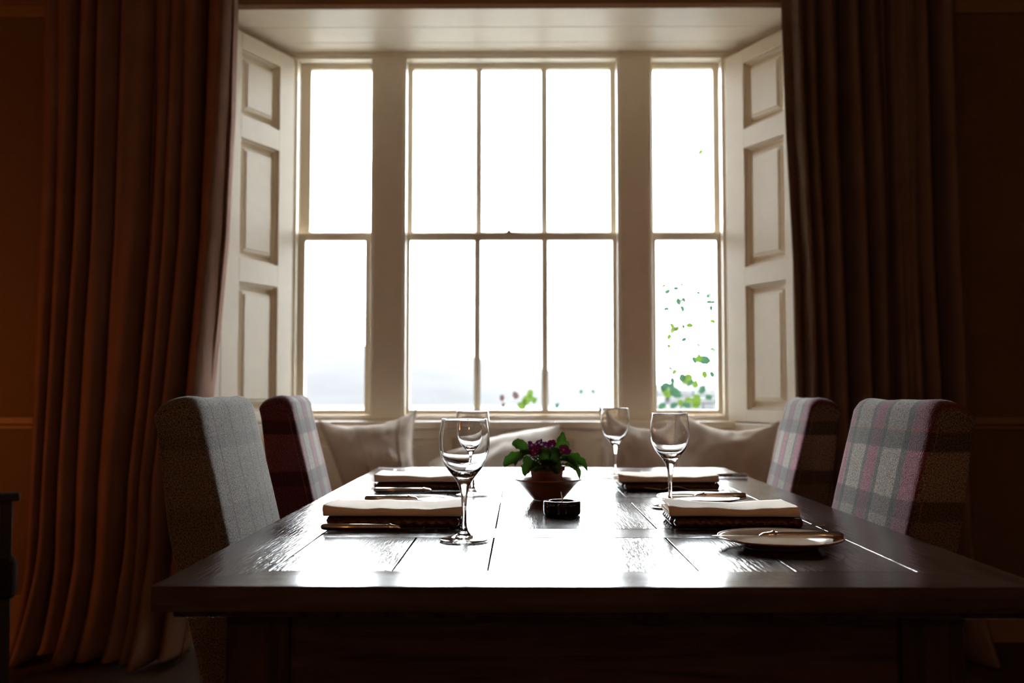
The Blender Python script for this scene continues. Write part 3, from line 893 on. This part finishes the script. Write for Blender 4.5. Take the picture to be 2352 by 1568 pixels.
def make_fork(L):
    root = empty('fork')
    n_ = 20; hl = L * .78
    def zc(x): u = (x + L/2) / L; return .004 + .007 * math.sin(min(1, max(0, (u - .45) / .3)) * PI) + .004 * max(0, (u - .8) / .2)
    pts = [(-L/2 + hl * i / n_, 0, zc(-L/2 + hl * i / n_)) for i in range(n_ + 1)]
    rad = []
    for i in range(n_ + 1):
        u = i / n_
        wd = .0095 - .0065 * min(1, u * 1.9) if u < .62 else .0030 + .0090 * ((u - .62) / .38) ** 1.2
        rad.append((max(wd, .002), .0016))
    MB().tube(pts, rad, 10).build('handle', 'metal', root, smooth=True)
    for k in range(4):
        y = -.0095 + .0063 * k
        x0 = -L/2 + hl - .002
        p = [(x0 + (L * .22) * i / 6, y, zc(x0 + (L * .22) * i / 6)) for i in range(7)]
        MB().tube(p, [.0016, .0015, .0015, .0014, .0013, .0012, .0006], 6).build('tine', 'metal', root, smooth=True)
    return root
def make_plate(rp=.0975):
    root = empty('side_plate')
    s = rp / .0975
    top = [(0, .0052), (.055 * s, .0052), (.063 * s, .0062), (.070 * s, .0095), (.090 * s, .0138), (.0958 * s, .0152)]
    bot = [(.0958 * s, .0131), (.090 * s, .0115), (.070 * s, .0062), (.058 * s, .0030), (.057 * s, .0003), (.052 * s, .0003), (.050 * s, .0025), (0, .0025)]
    rim = [(.0950 * s, .0126), (.0968 * s, .0133), (.0975 * s, .0146), (.0966 * s, .0157), (.0948 * s, .0152)]
    MB().lathe(top + bot, 80).build('dish', 'plate', root, smooth=True)
    MB().lathe(rim, 80, close=True).build('rim', 'plate_rim', root, smooth=True)
    return root

# place settings ------------------------------------------------------------
mat0 = make_mat(.262, .175); nap0 = make_napkin(.262, .145, .014, 1)
nap1 = make_napkin(.250, .15, .0135, 6)
kn0 = make_knife(.225, .118); bk0 = make_knife(.195, .100); fk0 = make_fork(.195); pl0 = make_plate()
used = set()
def place(src, x, y, z, rz, lab, cat, grp, ry=0, rx=0):
    o = src if src.name not in used else copy_tree(src)
    used.add(src.name)
    o.location = (x, y, z); o.rotation_euler = (rx, ry, rz)
    tag(o, lab, cat, grp)
    return o
# (mat centre X, near edge Y, who)
def Yt(y, z=H): return at_z(1197, y, z).y
def Xt(x, Y): return at_y(x, 1150, Y).x
sets = [
    dict(px0=740, px1=1062, ynear=1214, who='the grey pinstriped chair', side='L', nap=nap0),
    dict(px0=853, px1=1088, ynear=1127, who='the plaid chair beyond the pinstriped one', side='L', nap=nap1),
    dict(px0=1546, px1=1858, ynear=1214, who='the nearest plaid chair', side='R', nap=nap1),
    dict(px0=1428, px1=1660, ynear=1127, who='the plaid chair beside the dark curtain', side='R', nap=nap0),
]
for i, s in enumerate(sets):
    Yn = Yt(s['ynear']); x0, x1 = Xt(s['px0'], Yn), Xt(s['px1'], Yn)
    s['Yn'] = Yn; s['xc'] = (x0 + x1) / 2
    sc_ = (x1 - x0) / .262
    D = .175
    rz = [0, 0, R(-1.5), R(1)][i]
    m_ = place(mat0, s['xc'], Yn + D/2 + .004, H + .0003, rz, 'dark brown woven placemat laid in front of %s' % s['who'], 'placemat', 'woven placemats')
    m_.scale = (sc_, 1, 1)
    n_ = place(s['nap'], s['xc'] - (.008 if s['side'] == 'R' else 0.0), Yn + .145/2 + .010, H + .0192, rz + [0, 0, R(-1), R(0)][i], 'beige cotton napkin folded on the placemat of %s' % s['who'], 'napkin', 'folded beige napkins', ry=0)
    n_.scale = (sc_, 1, 1)
    print('set', i, x0, x1, Yn, sc_)
# left settings: table knife on the near side, handle toward the chair
p = tp(888, 1219); place(kn0, Xt(737, p.y) + .1125, p.y, H + .0004, R(-.8), 'steel table knife lying in front of the pinstriped chair placemat, nearest cutlery on that side', 'knife', 'table knives')
p = tp(960, 1131.5); place(kn0, Xt(858, p.y) + .1125, p.y, H + .0004, 0, 'steel table knife between the pinstriped chair side plate and the placemat behind it', 'knife', 'table knives')
# forks
p = tp(1000, 1082.5); place(fk0, Xt(905, p.y) + .0975, p.y, H + .0004, R(-1), 'steel fork at the far edge of the table behind the rear left napkin', 'fork', 'table forks')
p = tp(1600, 1207); place(fk0, p.x + .128, p.y - .012, H + .0004, R(180 - 8), 'steel fork beside the nearest plaid chair placemat and its side plate', 'fork', 'table forks')
p = tp(1500, 1128); place(fk0, p.x + .075, p.y - .002, H + .0004, R(180 - 8), 'steel fork by the placemat of the plaid chair beside the dark curtain', 'fork', 'table forks')
p = tp(1600, 1104); place(kn0, Xt(1690, p.y + .22) - .1, p.y + .11, H + .0004, R(182), 'steel table knife half hidden behind the rear right napkin', 'knife', 'table knives')
# side plates with butter knives
def plate_at(x0, x1, Y, who, kx0, kx1, side):
    xc = (Xt(x0, Y) + Xt(x1, Y)) / 2
    o = place(pl0, xc, Y, H + .0003, random.uniform(0, 6), 'brown-rimmed side plate by %s' % who, 'plate', 'side plates')
    ka, kb = Xt(kx0, Y), Xt(kx1, Y)
    # knife rests across the rim
    k = place(bk0, (ka + kb) / 2, Y - .004, H + .0118, 0 if side == 'L' else PI, 'butter knife resting across the side plate of %s' % who, 'knife', 'butter knives')
    k.scale = (abs(kb - ka) / .195,) + (1, 1)
    if side == 'R': k.rotation_euler.z = PI - R(3)
    return o
plate_at(840, 1042, 2.13, 'the grey pinstriped chair', 838, 1030, 'L')
plate_at(1510, 1712, 2.20, 'the plaid chair beside the dark curtain', 1528, 1712, 'R')
plate_at(1645, 1936, 1.585, 'the nearest plaid chair', 1632, 1932, 'R')

# ------------------------------------------------------------------ candle
cp = tp(1291, 1187)
cc = Vector((at_y(1291, 1187, cp.y + .037).x, cp.y + .0365, H + .0004))
ca = empty('candle_holder', cc)
tag(ca, 'low round black glass candle holder with an unlit white-wicked tealight', 'candle')
MB().lathe([(0, 0), (.0335, 0), (.0362, .002), (.0368, .006), (.0368, .0235), (.0362, .0265), (.0345, .0278), (.0262, .0276), (.0245, .0255), (.024, .018), (0, .018)], 64).build('holder', 'black', ca, smooth=True)
MB().lathe([(0, .0185), (.0238, .0185), (.0238, .0238), (.021, .0232), (.006, .0236), (0, .0240)], 48).build('wax', 'wax', ca, smooth=True)
MB().tube([(0, 0, .0225), (.0003, 0, .030), (-.0008, 0, .0385), (-.002, 0, .0445)], [.0012, .0012, .0013, .0009], 8).build('wick', 'wick', ca, smooth=True)

# ------------------------------------------------------------------ bowl and potted primula
bc = tp(1259, 1150); BY = bc.y + .037
bx = at_y(1259, 1120, BY).x
bo = MB().lathe([(0, .0022), (.030, .0022), (.0325, 0), (.0345, 0), (.036, .002), (.046, .013), (.060, .030), (.0705, .0405), (.0765, .0435), (.0785, .0455), (.0775, .0472), (.0745, .0465), (.068, .0435), (.058, .034), (.044, .019), (.034, .0085), (.028, .0060), (0, .0058)], 80).build('bowl', 'bowl', None, smooth=True, loc=(bx, BY, H + .0003))
tag(bo, 'wide terracotta-brown glazed bowl under the potted plant in the table middle', 'bowl')
px_, py_ = at_y(1256, 1100, BY).x, BY
pr = empty('potted_primula', (px_, py_, H + .0068))
tag(pr, 'small potted primula with crinkled dark leaves and magenta flowers in the bowl', 'plant')
O = Vector(pr.location)
MB().lathe([(0, 0), (.0275, 0), (.029, .001), (.0375, .058), (.0405, .058), (.0415, .060), (.0415, .0685), (.0395, .0695), (.0375, .068), (.0370, .062), (0, .062)], 56).build('pot', 'pot', pr, smooth=True)
MB().lathe([(0, .064), (.02, .0645), (.0368, .0625), (.0368, .0605), (0, .0605)], 32).build('soil', 'soil', pr)
def crop(u, v, dy): return at_y(1100 + u / 7.127, 980 + v / 7.127, BY + dy) - O
def leaf_mesh(a, b, wd, face, arch, cup, seed, nx=12, ny=8, wav=.0022):
    a, b = Vector(a), Vector(b)
    t_ = (b - a); L = t_.length; t_.normalize()
    f = Vector(face); f = (f - t_ * f.dot(t_)).normalized(); s_ = t_.cross(f)
    def fn(u, v):
        ww = wd * max(.06, math.sqrt(max(0, 1 - abs((u - .55) / .47) ** 2.4)))
        q = 2 * v - 1
        h = arch * math.sin(PI * u) - arch * .9 * u * u
        h += cup * q * q * ww * 2
        h += wav * (noise.noise(Vector((u * 7, q * 4, seed))) + .7 * math.sin(u * 20 + abs(q) * 4) * (.3 + abs(q))) 
        return a + t_ * L * u + s_ * ww * q * (1 + .08 * math.sin(u * 23 + seed)) + f * h
    return MB().grid(fn, nx, ny)
leaves = [
    ((820, 400, 0), (555, 235, .005), .0125, (-.2, -.9, .5), .006),
    ((760, 500, .01), (398, 600, .0), .0150, (-.1, -.8, .6), .010),
    ((900, 430, -.02), (570, 575, -.035), .0115, (-.2, -.5, .85), .010),
    ((1180, 480, .01), (1392, 92, .012), .0115, (.5, -.8, -.1), .004),
    ((1380, 420, .02), (1452, 232, .02), .0075, (.2, -.9, 0), .002),
    ((1060, 640, -.03), (1098, 342, -.034), .0135, (0, -.9, .3), .005),
    ((1220, 620, -.03), (1250, 335, -.030), .0125, (.1, -.9, .3), .005),
    ((1330, 520, 0), (1800, 660, .0), .0165, (.1, -.55, .8), .012),
    ((1360, 600, -.02), (1692, 835, -.015), .0140, (.1, -.5, .8), .012),
    ((1300, 560, -.03), (1620, 640, -.04), .0125, (.2, -.5, .8), .010),
    ((960, 560, -.03), (715, 770, -.035), .0145, (-.1, -.7, .6), .009),
    ((900, 560, 0), (680, 620, .02), .0120, (-.1, -.6, .7), .008),
    ((1000, 620, -.035), (900, 700, -.048), .0130, (-.1, -.8, .5), .006),
    ((1200, 620, -.035), (1300, 740, -.050), .0140, (.1, -.8, .5), .006),
    ((1350, 560, .02), (1520, 460, .03), .0110, (.1, -.4, .9), .005),
    ((1100, 500, .02), (960, 430, .045), .0120, (0, .4, .9), .006),
    ((1200, 500, .02), (1300, 420, .05), .0120, (0, .4, .9), .006),
    ((1100, 600, -.03), (1130, 700, -.052), .0140, (0, -.8, .5), .006),
]
for i, (a, b, wd, fc, ar) in enumerate(leaves):
    a = crop(*a); b = crop(*b)
    o = leaf_mesh(a, b, wd, fc, ar, .22, i).build('leaf', 'leaf', pr, smooth=True)
    root_ = Vector((max(-.02, min(.02, a.x * .6)), max(-.02, min(.02, a.y * .6)), .064))
    MB().tube([root_, (root_ + a) / 2 + Vector((0, 0, .004)), a + (b - a) * .12], [.0017, .0015, .0010], 6).build('leaf_stalk', 'stem', o, smooth=True)
# inner mass of leaves
for i in range(12):
    an = i * 2.4; r0 = .008
    a = Vector((r0 * math.cos(an), r0 * math.sin(an), .065)); b = Vector((.034 * math.cos(an), .034 * math.sin(an), .082 + .008 * random.random()))
    leaf_mesh(a, b, .0125, (math.cos(an) * .3, math.sin(an) * .3, .9), .004, .2, 50 + i).build('leaf', 'leaf', pr, smooth=True)
def flower(c, r, seed):
    rnd = random.Random(seed)
    tilt = Vector((rnd.uniform(-.6, .6), rnd.uniform(-1, -.1), rnd.uniform(.2, .9))).normalized()
    q = tilt.to_track_quat('Z', 'Y').to_matrix()
    mb = MB()
    for k in range(6):
        an = k * 2 * PI / 6 + rnd.random() * .3
        def fn(u, v, an=an):
            w_ = r * .52 * math.sin(PI * (u * .8 + .12)) ** .7; qq = 2 * v - 1
            rr = r * (.1 + .95 * u) * (1 - .12 * math.exp(-(qq * 3) ** 2) * (u > .9))
            x = rr; y = w_ * qq
            z = r * (.35 * u * u - .15 * u) + r * .1 * math.sin(7 * u + 5 * qq + k)
            return c + q @ Vector((x * math.cos(an) - y * math.sin(an), x * math.sin(an) + y * math.cos(an), z))
        mb.grid(fn, 5, 4)
    o = mb.build('flower', 'flower', pr, smooth=True)
    e = MB().lathe([(0, -.001), (r * .2, 0), (r * .16, .0016), (0, .002)], 10)
    eo = e.build('flower_eye', 'flower_eye', o, smooth=True)
    eo.matrix_local = Matrix.Translation(c) @ q.to_4x4()
    MB().tube([Vector((c.x * .3, c.y * .3, .066)), c * .5 + Vector((0, 0, .034)), c], .0009, 5).build('flower_stalk', 'stem', o)
fl = [(860, 305, 0), (940, 285, .01), (1035, 285, -.01), (880, 390, -.02), (965, 380, -.022), (1040, 360, -.025), (1110, 300, .01), (1190, 285, .0), (1165, 345, -.015),
      (1385, 375, -.015), (1430, 400, 0), (1340, 420, -.02), (760, 405, 0), (800, 350, .012), (920, 440, -.03), (1000, 300, .02)]
for i, c in enumerate(fl): flower(crop(*c), .0105 + .002 * random.random(), i)

# ------------------------------------------------------------------ dark armchair at the edge of the room
ac = empty('armchair', (-1.93, 3.16, 0), R(128))
tag(ac, 'dark wooden armchair standing by the wall beside the rust-brown curtain', 'chair')
MB().box(-.28, .27, -.26, .27, .36, .50).build('seat', cloth('dark_seat_cloth', (.02, .012, .01)), ac, bevel=.03, seg=4)
xr = .25
for s_ in (-xr, xr):
    MB().box(s_ - .016, s_ + .016, -.24, -.205, .37, .665).build('arm_post', 'chairwood', ac, bevel=.003)
    MB().box(s_ - .022, s_ + .022, -.26, .27, .665, .692).build('armrest', 'chairwood', ac, bevel=.006)
for y in (-.22, .24):
    for x in (-.25, .24):
        MB().box(x - .02, x + .02, y - .02, y + .02, .001, .37).build('leg', 'chairwood', ac, bevel=.003)
for x in (-.25, .24):
    MB().box(x - .02, x + .02, .235, .275, .37, .93).build('back_post', 'chairwood', ac, bevel=.003)
MB().box(-.27, .26, .24, .27, .86, .95).build('top_rail', 'chairwood', ac, bevel=.008)
for k in range(4):
    x = -.17 + k * .11
    MB().box(x - .012, x + .012, .247, .263, .48, .865).build('slat', 'chairwood', ac, bevel=.003)

# ------------------------------------------------------------------ outside
struct(MB().box(-12, 12, 4.95, 12, -6.0, -.35).build('terrace_outside', 'gravel'))
gr = MB().box(-1500, 1500, 12.1, 2500, -6.2, -6.0).build('ground_outside', 'grass')
struct(gr)
def ridge(name, tab, D, depth, mat, seed):
    nu, nv = 140, 14
    def fn(u, v):
        x0 = -1300 + 4200 * u
        px = x0
        X = (px - 1197) / FPX * D
        top = (903 - interp(tab, px)) / FPX * D + 1
        top += 1.6 * noise.noise(Vector((px * .02, seed, 0))) + .8 * noise.noise(Vector((px * .09, seed, 3)))
        s_ = math.sin(v * PI / 2)
        return (X * (1 - .06 * (1 - v)), D - depth * (1 - v) + 6 * noise.noise(Vector((u * 20, v * 4, seed))), -6 + (top + 6) * s_ + (1 - s_) * v * 3 * noise.noise(Vector((u * 40, v * 6, seed))))
    mb = MB().grid(fn, nu, nv)
    def back(u, v):
        a = Vector(fn(u, 1)); return (a.x, a.y + 150 * v, a.z * (1 - v) - 6 * v)
    mb.grid(back, nu, 3)
    o = mb.build(name, mat, None, smooth=True)
    return struct(o)
ridge('far_hill', [(-1300, 700), (300, 735), (640, 765), (740, 775), (800, 800), (860, 795), (990, 793), (1050, 806), (1110, 826), (1180, 835), (1260, 850), (1350, 872), (1430, 885), (1600, 880), (2900, 850)], 900, 350, 'hill', 2)
# low pale garden wall outside the right-hand window
gw = MB()
for r_ in range(3):
    pass
gp = empty('garden_wall', (2.6, 9.0, -.35)); 
tag(gp, 'pale stone garden wall outside, low in the narrow window with climbing leaves', 'wall')
rr_ = random.Random(4)
ztop = at_y(1580, 893, 9.0).z
MB().box(-1.35, 2.2, .08, .40, 0, ztop + .35 - .30).build('core', 'stonewall', gp)
for r_ in range(5):
    x = -1.38 + (.12 if r_ % 2 else 0)
    z1_ = ztop + .35 - .07 * r_; z0_ = z1_ - .066
    while x < 2.2:
        wd = rr_.uniform(.14, .26)
        MB().box(x + .004, x + wd - .004, rr_.uniform(.0, .04), .40, z0_, z1_ + rr_.uniform(-.006, .004)).build('stone', 'stonewall', gp, bevel=.012)
        x += wd

# climbing plant outside (leaves placed on three stems)
YV = 5.35
def vine_leaf(par, P0, size, ang, mat, seed, O_):
    rnd = random.Random(seed)
    d = Vector((math.cos(ang), rnd.uniform(-.3, .3), math.sin(ang))).normalized()
    a = P0 - d * size; b = P0 + d * size
    o = leaf_mesh(a - O_, b - O_, size * .72, (rnd.uniform(-.4, .4), -1, rnd.uniform(0, .6)), size * .15, .1, seed, 8, 6, size * .04).build('leaf', mat, par, smooth=True)
    return o
def c6(u, v): return (1500 + u / 4.353, 600 + v / 4.353)
V = [(110, 245, 7, 'vine_young'), (290, 238, 8, 'vine'), (145, 300, 16, 'vine'), (232, 272, 12, 'vine'), (255, 400, 20, 'vine'), (305, 388, 14, 'vine'), (290, 472, 18, 'vine'), (130, 480, 14, 'vine'),
     (450, 316, 8, 'vine'), (560, 340, 16, 'vine'), (555, 410, 14, 'vine'), (600, 412, 12, 'vine'), (578, 470, 12, 'vine'), (600, 605, 18, 'vine_young'), (188, 645, 18, 'vine_young'), (205, 685, 24, 'vine_young'), (240, 672, 14, 'vine_young'),
     (300, 655, 10, 'vine'), (362, 642, 20, 'vine_young'), (158, 752, 15, 'vine_young'), (155, 850, 10, 'vine_young'), (308, 785, 14, 'vine'), (458, 838, 8, 'vine'), (605, 892, 24, 'vine'), (410, 985, 22, 'vine'), (455, 968, 22, 'vine_young'), (518, 990, 42, 'vine'),
     (176, 1075, 10, 'vine'), (218, 1105, 15, 'vine_young'), (515, 1135, 22, 'vine_young'), (592, 1132, 16, 'vine'), (195, 1190, 15, 'vine'), (290, 1168, 24, 'vine'), (345, 1165, 30, 'vine_young'), (365, 1205, 24, 'vine'), (322, 1205, 22, 'vine_young'), (420, 1222, 20, 'vine_young'),
     (120, 1250, 28, 'vine'), (180, 1250, 16, 'vine'), (115, 1285, 24, 'vine_young'), (180, 1292, 20, 'vine_young'), (137, 1325, 20, 'vine_young'), (230, 1318, 36, 'vine'), (490, 1280, 22, 'vine'), (355, 1392, 22, 'vine_young'), (435, 1385, 30, 'vine_young'), (280, 1422, 18, 'vine_young'), (430, 1435, 24, 'vine_young'), (210, 1442, 18, 'vine'), (90, 1445, 20, 'vine'), (340, 1440, 20, 'vine'), (560, 1358, 14, 'vine')]
base = at_y(1560, 1100, YV); base.z = -.35
cl = empty('climbing_plant', base)
tag(cl, 'climbing plant with bright green leaves outside the narrow window near the dark curtain', 'plant')
stems = [[(1530, 960), (1528, 900), (1540, 820), (1545, 760), (1566, 690), (1568, 655)], [(1590, 960), (1600, 900), (1605, 800), (1606, 780)], [(1640, 960), (1632, 880), (1640, 800), (1636, 700), (1628, 668)]]
for k, st in enumerate(stems):
    pts = [Vector((.02 * k, 0, 0)), (at_y(*st[0], YV) - base) * .6 + Vector((0, 0, 0))] + [at_y(*p, YV) - base for p in st]
    MB().tube(pts, [.012, .008] + [.0035 - .0004 * i for i in range(len(st))], 6).build('stem', 'stem', cl, smooth=True)
rnd = random.Random(11)
for i, (u, v, s_, mt) in enumerate(V):
    x, y = c6(u, v)
    yy = YV + rnd.uniform(-.06, .08)
    vine_leaf(cl, at_y(x, y, yy), (s_ * 1.15 + 22) / 4.353 / FPX * yy * 1.0, rnd.uniform(0, 6.3), mt, i, base)
for i, (x, y, s_) in enumerate([(1609, 350, 4.5), (1637, 345, 3.5), (1638, 328, 3)]):
    vine_leaf(cl, at_y(x, y, YV), s_ * 1.9 / FPX * YV, 1 + i, 'vine_young' if i == 0 else 'vine', 80 + i, base)
MB().tube([at_y(1650, 700, YV) - base, at_y(1648, 500, YV) - base, at_y(1640, 330, YV) - base, at_y(1609, 345, YV) - base], [.002, .002, .0015, .001], 5).build('stem', 'stem', cl)
b2 = at_y(1200, 1100, YV); b2.z = -.35
c2 = empty('garden_shrub', b2)
tag(c2, 'tip of a garden shrub with lime leaves seen low through the middle window', 'plant')
for k, st in enumerate([[(1200, 960), (1204, 935), (1213, 912)], [(1150, 960), (1158, 935), (1182, 908)], [(1340, 960), (1338, 915), (1334, 900)]]):
    pts = [Vector((.03 * k, 0, 0)), (at_y(*st[0], YV) - b2) * .6] + [at_y(*p, YV) - b2 for p in st]
    MB().tube(pts, [.01, .006, .003, .0018, .001], 6).build('stem', 'stem', c2, smooth=True)
for i, (x, y, s_, mt) in enumerate([(1213, 918, 8, 'vine_young'), (1197, 932, 6, 'vine_young'), (1217, 904, 5, 'vine_young'), (1228, 920, 4, 'vine_young'), (1206, 924, 5, 'vine_young'), (1184, 907, 5, 'vine_brown'), (1153, 914, 4, 'vine_brown'), (1156, 930, 3, 'vine_brown'), (1335, 899, 3, 'vine'), (1362, 899, 2.5, 'vine'), (1280, 932, 3.5, 'vine')]):
    vine_leaf(c2, at_y(x, y, YV), s_ * 1.9 / FPX * YV, rnd.uniform(0, 6.3), mt, 120 + i, b2)
bpy.context.view_layer.update()
